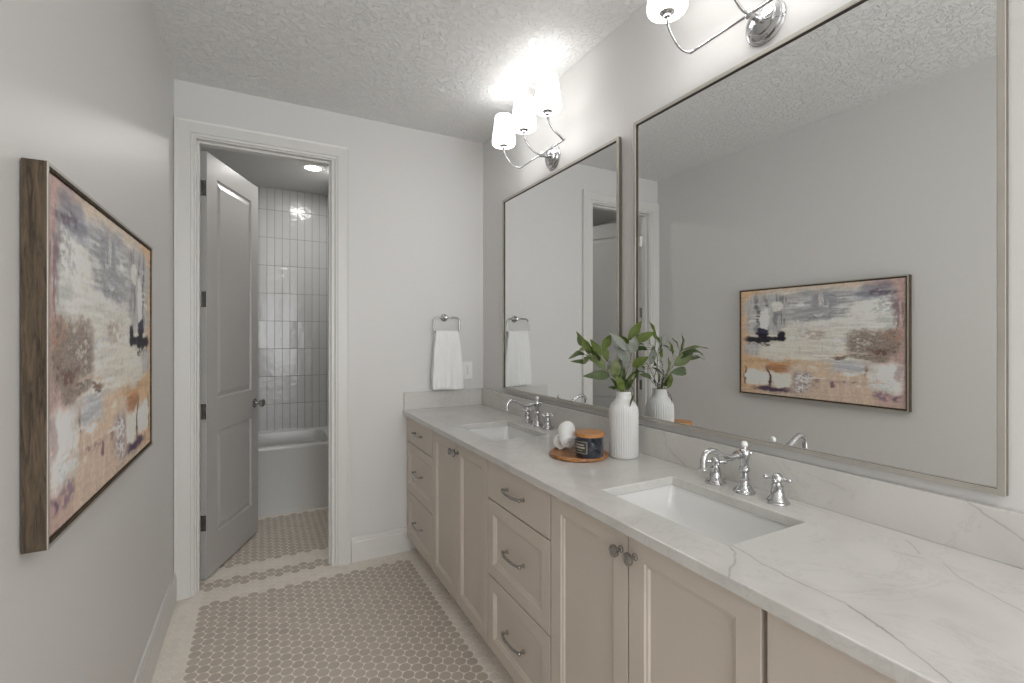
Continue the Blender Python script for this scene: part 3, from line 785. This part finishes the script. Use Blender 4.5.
# ------------------------------------------------------------------ painting on the left wall
def vnoise(x, y, seed):
    r = np.random.RandomState(seed); n = 256; g = r.rand(n, n)
    xi = np.floor(x).astype(int); yi = np.floor(y).astype(int); fx = x-xi; fy = y-yi
    fx = fx*fx*(3-2*fx); fy = fy*fy*(3-2*fy)
    a = g[xi % n, yi % n]; b = g[(xi+1) % n, yi % n]; c = g[xi % n, (yi+1) % n]; d = g[(xi+1) % n, (yi+1) % n]
    return (a*(1-fx)+b*fx)*(1-fy)+(c*(1-fx)+d*fx)*fy
def fbm(x, y, seed, o=4):
    s = 0; amp = .5; tot = 0
    for k in range(o): s = s+amp*vnoise(x*2**k+17.3*k, y*2**k+9.1*k, seed+k); tot += amp; amp *= .55
    return s/tot
PY0, PY1, PZ0, PZ1 = 1.222, 2.232, .976, 1.722
PT = .041
def painting():
    pw, ph = PY1-PY0, PZ1-PZ0
    r = thing('framed_painting', 'abstract painting in cream, grey and peach, framed in brown wood on the left wall', 'painting', (XL, (PY0+PY1)/2, (PZ0+PZ1)/2))
    # local: x out of wall, y along wall, z up
    hy, hz = pw/2, ph/2
    bm = B(); t = .012
    for a, b, c, d in ((-hy, -hy+t, -hz, hz), (hy-t, hy, -hz, hz), (-hy+t, hy-t, -hz, -hz+t), (-hy+t, hy-t, hz-t, hz)):
        box(bm, .003, PT-.0015, a, b, c, d)
    f = obj('picture_frame', bm, OLDWOOD, r)
    bm = B(); t2 = .0065
    for a, b, c, d in ((-hy, -hy+t2, -hz, hz), (hy-t2, hy, -hz, hz), (-hy+t2, hy-t2, -hz, -hz+t2), (-hy+t2, hy-t2, hz-t2, hz)):
        box(bm, PT-.0015, PT, a, b, c, d)
    g = obj('frame_lip', bm, FRAME, r); g['label'] = 'thin champagne front lip of the frame'
    bm = B(); box(bm, 0, .004, -hy+.05, hy-.05, -hz+.02, -hz+.03); box(bm, .003, .010, -hy+t, hy-t, -hz+t, hz-t)
    obj('backing', bm, FRAME_IN, r)
    # canvas with impasto relief: u = 0 at the far end (large y), v = 0 at the top
    NUX, NV = 300, 220; m_ = .015
    U, V = np.meshgrid(np.linspace(0, 1, NUX), np.linspace(0, 1, NV), indexing='ij')
    wx = (fbm(U*7, V*7, 5)-.5)*.06+(fbm(U*30, V*30, 8, 3)-.5)*.030; wy = (fbm(U*7, V*7, 15)-.5)*.07+(fbm(U*30, V*30, 18, 3)-.5)*.035
    u, v = U+wx, V+wy
    col = np.zeros(U.shape+(3,)); hgt = np.zeros(U.shape)
    lin = lambda c: np.array(srgb(*c)[:3])
    streak_h = fbm(U*9, V*75, 31, 3); streak_v = fbm(U*90, V*10, 37, 3); grain = fbm(U*60, V*60, 41, 3); fine = fbm(U*120, V*120, 43, 2)
    def cv(x, y):
        s = (x-85)/615.; uu = s*515/((1-s)*390+s*515); top = 155-60*s; bot = 545+65*s
        return uu, (y-top)/(bot-top)
    def put(c, mask, h=0, tex=None, amt=.12):
        nonlocal col, hgt
        mask = np.clip(mask, 0, 1)[..., None]; cc = lin(c)[None, None, :]
        if tex is not None: cc = cc*(1+amt*2*(tex-.5))[..., None]
        col = col*(1-mask)+cc*mask
        if h: hgt = hgt+h*mask[..., 0]*(.4+grain)
    def blob(c, x0, y0, x1, y1, a=1, edge=.02, tex=None, amt=.15, h=.6, thr=None, sq=4):
        ua, va = cv(x0, y0); ub, vb = cv(x1, y1)
        cu, cvv, ru, rv = (ua+ub)/2, (va+vb)/2, abs(ub-ua)/2+1e-4, abs(vb-va)/2+1e-4
        d = (np.abs((u-cu)/ru)**sq+np.abs((v-cvv)/rv)**sq)**(1/sq)
        m = np.clip((1-d)/(edge/min(ru, rv))+.5, 0, 1)
        if thr is not None:
            tx, lo = thr; m = m*np.clip((tx-lo)*9, 0, 1)
        put(c, m*a, h, tex if tex is not None else grain, amt)
    put((207, 184, 160), np.ones(U.shape), 0, grain, .2)                                  # peach ground
    blob((184, 148, 140), 560, 60, 760, 640, .95, .05, streak_v)                          # pink right side
    blob((218, 172, 118), 60, 120, 180, 560, .8, .04, streak_v)                           # ochre left edge
    blob((212, 184, 152), 300, 430, 600, 600, .9, .06)
    blob((205, 200, 190), 120, 190, 600, 430, .95, .05, streak_h, .18)                    # cream field
    blob((206, 200, 190), 115, 165, 640, 260, .8, .05, streak_h, .3)
    blob((158, 160, 166), 250, 160, 640, 260, .85, .05, streak_h, .4)                     # blue greys top
    blob((132, 132, 146), 520, 120, 660, 200, .8, .04, streak_h, .4)
    blob((190, 190, 186), 250, 190, 520, 250, .7, .03, streak_h, .4, thr=(streak_h, .48))
    blob((120, 120, 132), 350, 165, 440, 225, .75, .03, streak_h, .5, thr=(streak_h, .42))
    blob((118, 122, 128), 320, 235, 440, 262, .8, .02, streak_h, .4, thr=(streak_h, .4))
    blob((176, 176, 176), 100, 170, 260, 310, .9, .03, streak_v, .3)
    blob((92, 86, 96), 135, 175, 150, 300, .85, .012, thr=(streak_v, .36)); blob((96, 88, 100), 168, 180, 182, 275, .8, .012, thr=(streak_v, .36))
    blob((105, 98, 106), 205, 165, 260, 290, .7, .012, thr=(streak_v, .5)); blob((225, 222, 214), 150, 215, 185, 300, .9, .01); blob((224, 221, 212), 205, 195, 240, 225, .8, .01)
    blob((222, 219, 210), 490, 190, 655, 305, 1, .03, streak_h, .14, 1.2)                 # big white block upper right
    blob((214, 212, 204), 300, 262, 640, 305, .9, .03, streak_h, .2, 1)
    blob((150, 156, 160), 580, 165, 670, 235, .8, .03, streak_h, .4, thr=(grain, .42)); blob((168, 174, 172), 600, 240, 660, 300, .6, .03)
    blob((120, 84, 96), 650, 170, 690, 330, .75, .02, thr=(streak_v, .42)); blob((96, 70, 92), 560, 140, 680, 165, .7, .015, thr=(grain, .45))
    blob((212, 208, 198), 230, 290, 500, 400, .9, .04, streak_h, .1)
    blob((172, 154, 136), 310, 302, 400, 345, .7, .02, streak_h, .3, thr=(grain, .4))
    blob((150, 134, 120), 480, 300, 690, 420, .9, .03, fine, .7, .8)                      # mottled brown-grey
    blob((112, 96, 88), 490, 320, 680, 410, .8, .03, thr=(fine, .52)); blob((176, 122, 92), 610, 300, 690, 350, .7, .02, thr=(fine, .5)); blob((198, 190, 176), 500, 310, 600, 400, .7, .03, thr=(grain, .53))
    blob((104, 68, 60), 550, 370, 680, 400, .8, .01, thr=(grain, .47))
    blob((214, 206, 192), 130, 350, 370, 430, .9, .04, streak_h, .1)
    blob((172, 178, 184), 95, 350, 160, 400, .7, .03, streak_v, .3)
    blob((176, 182, 190), 420, 415, 560, 475, .9, .04, streak_h, .3)                      # light blue
    blob((224, 216, 200), 370, 385, 560, 420, .7, .02, streak_h, .3, thr=(streak_h, .42)); blob((120, 78, 54), 420, 398, 560, 412, .9, .006, thr=(streak_h, .38))
    blob((60, 50, 54), 430, 408, 470, 414, .9, .003); blob((196, 150, 100), 375, 388, 560, 398, .6, .008, thr=(streak_h, .42))
    blob((208, 160, 98), 130, 414, 330, 438, .9, .03, streak_h, .3)                       # orange smear
    blob((182, 112, 44), 185, 425, 265, 462, .85, .025, streak_h, .4)
    blob((226, 220, 208), 105, 455, 185, 518, 1, .02, streak_h, .08, 1.3); blob((226, 218, 204), 200, 462, 278, 528, 1, .02, streak_h, .08, 1.3)   # two pale blocks
    blob((60, 46, 66), 187, 450, 196, 525, .95, .005); blob((70, 54, 70), 98, 450, 106, 512, .8, .006, thr=(streak_v, .35))
    blob((84, 60, 88), 135, 518, 275, 548, 1, .015, streak_h, .35); blob((120, 88, 108), 150, 540, 300, 556, .7, .01)  # plum band
    blob((178, 160, 158), 275, 462, 360, 550, .8, .03, streak_v, .4); blob((222, 220, 216), 285, 470, 350, 545, .85, .02, thr=(grain, .48)); blob((88, 74, 96), 275, 465, 355, 545, .7, .02, thr=(fine, .62))
    blob((206, 178, 158), 350, 480, 560, 590, .8, .05, streak_v, .2)
    blob((138, 100, 104), 355, 495, 380, 530, .7, .01, thr=(grain, .4)); blob((132, 94, 100), 420, 498, 550, 520, .75, .01, thr=(fine, .48)); blob((122, 84, 96), 420, 505, 438, 530, .9, .008)
    blob((226, 226, 222), 570, 428, 680, 550, 1, .035, streak_v, .12, 1.4)                # white block lower right
    blob((180, 190, 190), 560, 500, 650, 560, .7, .03, thr=(grain, .45)); blob((196, 192, 182), 550, 420, 600, 470, .8, .03, streak_v)
    blob((132, 104, 128), 580, 550, 650, 580, .85, .015, thr=(grain, .34)); blob((104, 78, 108), 662, 555, 678, 582, .9, .008); blob((150, 112, 118), 655, 440, 680, 500, .6, .01)
    blob((132, 92, 80), 545, 440, 560, 490, .8, .008, thr=(streak_v, .38))
    rs = random.Random(21)
    for k in range(150):                                                                   # palette-knife dabs
        x = rs.uniform(115, 650); y = rs.uniform(170, 560); hz_ = rs.random() < .6
        L_, w_ = rs.uniform(14, 60), rs.uniform(3, 12)
        if 380 < y < 460 and x < 330 or (y > 440 and x < 280) or (290 < y < 425 and x > 480) or (285 < y < 365 and x < 260): continue
        c_ = rs.choice([(226, 224, 216), (214, 210, 202), (196, 196, 196), (168, 170, 178), (146, 146, 158), (222, 208, 190), (230, 228, 222)] if y < 420 else [(226, 220, 208), (214, 188, 164), (196, 160, 146), (228, 226, 222), (190, 190, 194)])
        a_ = (L_, w_) if hz_ else (w_, L_*.7)
        blob(c_, x-a_[0]/2, y-a_[1]/2, x+a_[0]/2, y+a_[1]/2, rs.uniform(.4, .85), .010, streak_h if hz_ else streak_v, .3, 1.0, thr=(streak_h if hz_ else streak_v, .30))
    blob((58, 48, 78), 143, 296, 186, 322, 1, .010, grain, .4, 1); blob((38, 34, 46), 106, 326, 250, 346, 1, .008, fine, .6, 1.5, sq=3)      # dark navy mark
    blob((34, 30, 42), 150, 312, 185, 348, 1, .010, fine, .6, 1); blob((70, 62, 74), 110, 330, 215, 360, .7, .012, thr=(fine, .5)); blob((36, 32, 48), 218, 304, 250, 348, 1, .010, fine, .6, 1.2); blob((58, 46, 48), 165, 350, 200, 362, .8, .006, thr=(grain, .42))
    col = col*(1+.30*(fine-.5)+.22*(streak_h-.5))[..., None]
    lum = col.mean(-1, keepdims=True); col = np.clip((lum+(col-lum)*.74)*1.28, 0, .86)
    hgt = np.clip(hgt, 0, 3)*.0007 + (streak_h-.5)*.0008 + (fine-.5)*.0009
    ch, cz = hy-m_, hz-m_
    verts = np.zeros((NUX, NV, 3)); verts[..., 0] = PT-.006+hgt; verts[..., 1] = ch-2*ch*U; verts[..., 2] = cz-2*cz*V
    idx = np.arange(NUX*NV).reshape(NUX, NV)
    fs = np.stack([idx[:-1, :-1], idx[:-1, 1:], idx[1:, 1:], idx[1:, :-1]], -1).reshape(-1, 4)
    VV = verts.reshape(-1, 3).tolist(); FF = fs.tolist()
    # sides of the stretched canvas
    b0 = len(VV); ring = list(idx[:, 0])+list(idx[-1, 1:])+list(idx[-2::-1, -1])+list(idx[0, -2:0:-1])
    for i in ring: p = VV[i]; VV.append([.008, p[1], p[2]])
    nr = len(ring)
    for i in range(nr): FF.append([int(ring[i]), int(ring[(i+1) % nr]), b0+(i+1) % nr, b0+i])
    me = bpy.data.meshes.new('canvas'); me.from_pydata(VV, [], FF)
    cl = np.ones((len(VV), 4), dtype=np.float32); cl[:NUX*NV, :3] = col.reshape(-1, 3); cl[b0:, :3] = (.45, .36, .28)
    at = me.color_attributes.new('paint', 'FLOAT_COLOR', 'POINT'); at.data.foreach_set('color', cl.ravel())
    for p in me.polygons: p.use_smooth = True
    m = mat('oil_paint', (.5, .5, .5, 1), rough=.55); n, l = nodes_of(m)
    a = n.new('ShaderNodeAttribute'); a.attribute_name = 'paint'; l.new(a.outputs['Color'], n['Principled BSDF'].inputs['Base Color'])
    me.materials.append(m)
    o = bpy.data.objects.new('canvas', me); C.objects.link(o); o.parent = r
painting()

# ------------------------------------------------------------------ things on the counter
TX, TY, TR = 1.120, 1.545, .116
bm = B(); lathe(bm, [(0, 0), (TR-.006, 0), (TR-.001, .004), (TR, .009), (TR-.002, .014), (TR-.006, .016), (TR-.012, .0145), (TR-.016, .0135), (0, .0135)], 72)
tray = obj('serving_tray', bm, ACACIA, smooth=40); tray.location = (TX, TY, CT); tray.rotation_euler = (0, 0, .9)
tag(tray, 'round acacia wood tray on the countertop, carrying the candle and rolled towels', 'tray')
ZTR = CT+.0138
# candle jar
JX, JY, JR = 1.121, 1.478, .0545
jar = thing('candle_jar', 'dark navy glass candle jar with a wooden lid on the round tray', 'candle', (JX, JY, ZTR))
bm = B(); lathe(bm, [(0, 0), (JR-.006, 0), (JR-.001, .003), (JR, .008), (JR, .078), (JR-.003, .078), (JR-.003, .012), (0, .012)], 64); obj('glass', bm, BLACKGLASS, jar, smooth=40)
bm = B(); lathe(bm, [(0, .0785), (JR+.0015, .0785), (JR+.003, .0805), (JR+.003, .0905), (JR+.001, .093), (JR-.006, .0935), (0, .0935)], 64); obj('lid', bm, LIDWOOD, jar, smooth=35)
va = math.atan2(-JY, -JX); lc = va - math.radians(44)
def patch(bm, a0, a1, z0, z1, r, n=14):
    A = [[bm.verts.new((r_*math.cos(a0+(a1-a0)*k/n), r_*math.sin(a0+(a1-a0)*k/n), z)) for k in range(n+1)] for z, r_ in ((z0, r), (z1, r))]
    for k in range(n): bm.faces.new((A[0][k], A[0][k+1], A[1][k+1], A[1][k]))
LABEL = mat('label_charcoal', (.05, .045, .04, 1), rough=.5); GOLD = mat('label_pale_print', (.42, .39, .33, 1), rough=.4)
h = math.radians(37)
bm = B(); patch(bm, lc-h, lc+h, .016, .066, JR+.0004); lb = obj('paper_label', bm, LABEL, jar)
bm = B(); g = math.radians(2.2)
for z0, z1 in ((.019, .0205), (.0615, .063)): patch(bm, lc-h*.93, lc+h*.93, z0, z1, JR+.0007)
for s in (-1, 1):
    e = lc+s*h*.93; patch(bm, e-g*.5, e+g*.5, .019, .063, JR+.0007, 1)
patch(bm, lc-h*.6, lc+h*.6, .0485, .0525, JR+.0007); patch(bm, lc-h*.7, lc+h*.7, .0375, .0430, JR+.0007); patch(bm, lc-h*.45, lc+h*.45, .0285, .0305, JR+.0007)
obj('label_print', bm, GOLD, lb)
# rolled towels
def roll(name, c0, c1, rad, label, seed):
    c0, c1 = Vector(c0), Vector(c1); ax = (c1-c0); L = ax.length; ax.normalize()
    M = Matrix.Translation(c0) @ ax.to_track_quat('Z', 'Y').to_matrix().to_4x4()
    bm = B(); turns = 3.1; N = 110; NL = 14; rows = []
    for i in range(N+1):
        t = i/N; a = 2*PI*turns*t + seed; r = .006+(rad-.006)*t
        row = []
        for j in range(NL+1):
            z = L*j/NL; e = min(z, L-z); k = min(1, e/.010); rr = r*(1-.10*(1-k)**2) if t > .66 else r*.985
            row.append(bm.verts.new((rr*math.cos(a), rr*math.sin(a), z + .002*math.sin(a*2+seed)*(1 if j in (0, NL) else 0))))
        rows.append(row)
    for A, Bq in zip(rows, rows[1:]):
        for j in range(NL): bm.faces.new((A[j], A[j+1], Bq[j+1], Bq[j]))
    lathe(bm, [(0, .014), (rad*.86, .016), (rad*.92, .02), (rad*.92, L-.02), (rad*.86, L-.010), (rad*.7, L-.003), (0, L)], 24)
    o = obj(name, bm, TOWEL, smooth=80); o.matrix_world = M
    s = o.modifiers.new('thick', 'SOLIDIFY'); s.thickness = .0078; s.offset = 0
    return tag(o, label, 'towel', 'rolled washcloths on the tray')
roll('rolled_washcloth', (1.079, 1.556, ZTR+.0375), (1.110, 1.620, 1.016), .0335, 'white rolled washcloth with its spiral end in front, leaning beside the candle', 3.9)
roll('rolled_washcloth', (1.074, 1.612, ZTR+.0285), (1.110, 1.662, ZTR+.0285), .0255, 'white rolled washcloth lying behind the leaning one on the tray', 4.3)

# vase
VX, VY = 1.266, 1.449
RB = 38
def ribs(r, z, a):
    k = max(0, min(1, (z-.004)/.01))*max(0, min(1, (.222-z)/.03))
    return r*(1-.035*k*(1-abs(math.sin(a*RB/2))**.8))
prof = [(0, .0), (.050, 0), (.0545, .003), (.0565, .010)] + [(.0572, .010+.017*k) for k in range(1, 10)] + [(.0570, .176), (.0560, .186), (.0535, .196), (.0490, .206), (.0430, .214), (.0370, .220), (.0325, .226), (.0300, .232), (.0290, .240), (.0288, .249), (.0296, .256), (.0285, .2575), (.0265, .2565), (.0255, .245), (.026, .232), (.035, .214), (.050, .190), (.053, .17), (.053, .01), (0, .008)]
bm = B(); lathe(bm, prof, RB*8, None, ribs)
vz = obj('ribbed_vase', bm, VASEM, smooth=60); vz.location = (VX, VY, CT)
tag(vz, 'tall white ribbed ceramic vase holding green branches, between the two sinks', 'vase')

# branches: points read in a plane through the vase, each with its own depth
def ray(zx, zy, dw):
    x = 560+zx/8.04; y = 315+zy/8.04; w = 1.877+dw
    a = YAW+math.atan((x-512)/FPX); k = w/math.cos(a-YAW)
    return Vector((k*math.sin(a), k*math.cos(a), CAMZ+(CY-y)*w/FPX))
def leaf_mat(name, c, c2):
    m = mat(name, c, rough=.5, spec=.3); n, l = nodes_of(m); p = n['Principled BSDF']
    g = n.new('ShaderNodeNewGeometry'); mix = n.new('ShaderNodeMix'); mix.data_type = 'RGBA'
    mix.inputs[6].default_value = c; mix.inputs[7].default_value = c2
    l.new(g.outputs['Backfacing'], mix.inputs[0]); l.new(mix.outputs[2], p.inputs['Base Color'])
    return m
LEAF = leaf_mat('green_leaf', (.070, .098, .014, 1), (.12, .145, .06, 1))
LEAF2 = leaf_mat('dark_green_leaf', (.034, .056, .012, 1), (.07, .095, .04, 1))
LEAFG = leaf_mat('silvery_leaf_underside', (.20, .215, .185, 1), (.10, .14, .06, 1))
STEM = mat('stem_bark', (.16, .17, .09, 1), rough=.6)
view = Vector((math.sin(YAW), math.cos(YAW), 0))
def leaf(bm, base, tip, width, bend=.10, cup=.25, tw=0, mi=0):
    ax = tip-base; L = ax.length; ax.normalize()
    toc = -view + Vector((0, 0, .5)); toc = (toc-toc.dot(ax)*ax).normalized()
    side = ax.cross(toc).normalized()
    q = Matrix.Rotation(tw, 3, ax); toc = q @ toc; side = q @ side
    NR, NC = 10, 4; rows = []
    for i in range(NR+1):
        t = i/NR; w = width*.5*(math.sin(PI*t**.85)**.85)*(1-.25*t)+.0004
        c = base+ax*L*t + toc*bend*L*math.sin(PI*t)
        rows.append([bm.verts.new(c + side*w*s + toc*cup*w*(abs(s)-.3) + toc*.0015*math.sin(t*14+s)) for s in (-1, -.5, 0, .5, 1)])
    for A, Bq in zip(rows, rows[1:]):
        for j in range(NC):
            f = bm.faces.new((A[j], A[j+1], Bq[j+1], Bq[j])); f.material_index = mi; f.smooth = True
neck = Vector((VX, VY, CT+.2))
def branch(label, stempts, leaves, off):
    base = Vector((VX+off[0], VY+off[1], CT+.06)); nk = Vector((VX+off[0]*.9+.0, VY+off[1]*.9, CT+.252))
    pts = [base, nk] + [ray(*p) for p in stempts]
    P = smooth_pts(pts, 6); n = len(P)
    bm = B(); tube(bm, P, [.0022-.0012*i/n for i in range(n)], 7)
    subs = []
    st = obj('leafy_branch', bm, STEM, smooth=60); tag(st, label, 'branch', 'green branches in the ribbed vase')
    bm = B()
    for lf in leaves:
        (bx, by, bd), (tx, ty, td), w = lf[0], lf[1], lf[2]; mi = lf[3] if len(lf) > 3 else 0; k = lf[4] if len(lf) > 4 else .08; tw = lf[5] if len(lf) > 5 else random.uniform(-.5, .5)
        b = ray(bx, by, bd); t = ray(tx, ty, td); leaf(bm, b, t, w/8.04/FPX*1.877*1.3, k, .25, tw, mi)
        d = [(p-b).length for p in P]; i = d.index(min(d)); i0 = max(0, i-2)
        if d[i] > .003: tube(bm, smooth_pts([P[i0], (P[i0]+b)/2+Vector((0, 0, .002)), b], 4), .0008, 5)
    me_obj = obj('leaves', bm, [LEAF, LEAF2, LEAFG], st)
    return st
branch('leftmost spray of narrow leaves in the vase, pointing up and left',
  [(440, 500, -.02), (360, 430, -.04), (280, 350, -.05), (215, 290, -.06), (165, 240, -.06)],
  [((240, 320, -.05), (130, 130, -.045), 42), ((250, 300, -.05), (178, 185, -.01), 44, 0), ((200, 318, -.06), (65, 356, -.13), 42, 1, .18), ((215, 380, -.05), (82, 372, -.12), 30, 1, .1),
   ((368, 425, -.04), (205, 325, -.10), 84, 0, .06, .1), ((325, 335, -.03), (243, 195, .0), 54, 0), ((290, 330, -.03), (205, 240, .03), 46, 1), ((170, 250, -.06), (140, 165, -.05), 26, 1),
   ((230, 300, -.06), (150, 290, -.16), 46, 0, .1, .4), ((260, 340, -.05), (190, 400, -.15), 50, 0, .1, .6), ((300, 370, -.05), (280, 300, -.12), 50, 1, .1, .5)], (-.012, .004))
branch('low spray with a broad drooping leaf on the left of the vase',
  [(470, 560, -.01), (430, 520, -.02), (395, 490, -.03)],
  [((390, 488, -.03), (182, 492, -.07), 66, 1, .22, -.3), ((450, 590, -.01), (385, 582, -.02), 26, 1), ((400, 500, 0), (330, 440, .05), 34, 2)], (-.014, -.006))
branch('inner left spray with broad leaves above the vase neck',
  [(490, 540, .02), (450, 470, .02), (400, 400, .02), (370, 330, .02), (350, 280, .02)],
  [((340, 275, .02), (408, 160, .03), 62, 0, .12, .2), ((378, 372, .01), (340, 225, .02), 50, 0, .05, .1), ((385, 440, .0), (410, 370, .01), 36, 2), ((432, 505, -.02), (458, 345, -.03), 78, 0, .06, .1), ((552, 405, .03), (430, 245, .03), 66, 2, .05, .2)], (-.005, .010))
branch('tallest spray in the vase, reaching straight up with a pale leaf',
  [(520, 520, .0), (550, 420, .0), (570, 330, .0), (575, 250, .01)],
  [((548, 205, .01), (656, 45, .02), 62, 0, .08, .2), ((598, 215, .0), (762, 135, .0), 58, 0, .1, .3), ((548, 292, .0), (398, 135, -.01), 52, 2, .05, -.2), ((578, 310, -.01), (605, 165, -.02), 70, 2, .05, -.2), ((560, 230, .03), (470, 165, .05), 36, 0), ((590, 260, .04), (650, 200, .09), 50, 0), ((600, 280, .03), (700, 265, .08), 40, 1)], (.004, .006))
branch('right hand spray leaning towards the nearer mirror',
  [(540, 540, .01), (580, 460, .02), (610, 400, .03), (650, 350, .05), (690, 310, .07)],
  [((582, 412, .01), (712, 335, .0), 60, 0, .1, .1), ((640, 400, .04), (790, 320, .07), 46, 0), ((640, 480, .02), (785, 545, .03), 46, 1, .15), ((700, 330, .06), (745, 160, .07), 42, 2), ((620, 440, .04), (740, 420, .09), 40, 2), ((640, 370, .05), (660, 300, .09), 36, 1), ((605, 420, .04), (690, 460, .09), 44, 0)], (.012, 0))
branch('short front spray with leaves just above the vase rim',
  [(500, 560, -.02), (490, 500, -.03), (500, 460, -.03)],
  [((503, 615, -.03), (448, 478, -.04), 62, 0, .06, .1), ((490, 560, -.01), (515, 420, -.01), 44, 1), ((530, 570, .0), (605, 470, -.01), 34, 0), ((520, 590, .01), (560, 500, .03), 40, 1), ((470, 600, -.02), (405, 505, -.03), 44, 1), ((525, 600, -.01), (590, 515, -.02), 44, 1), ((495, 585, .0), (478, 430, .02), 50, 1), ((540, 560, .02), (640, 440, .06), 50, 1)], (0, -.014))
branch('thin stalk with one slim leaf hanging over the vase shoulder',
  [(575, 575, -.02), (590, 610, -.035), (592, 650, -.045)],
  [((592, 640, -.045), (560, 740, -.055), 14, 1, .1, .3)], (.015, -.012))
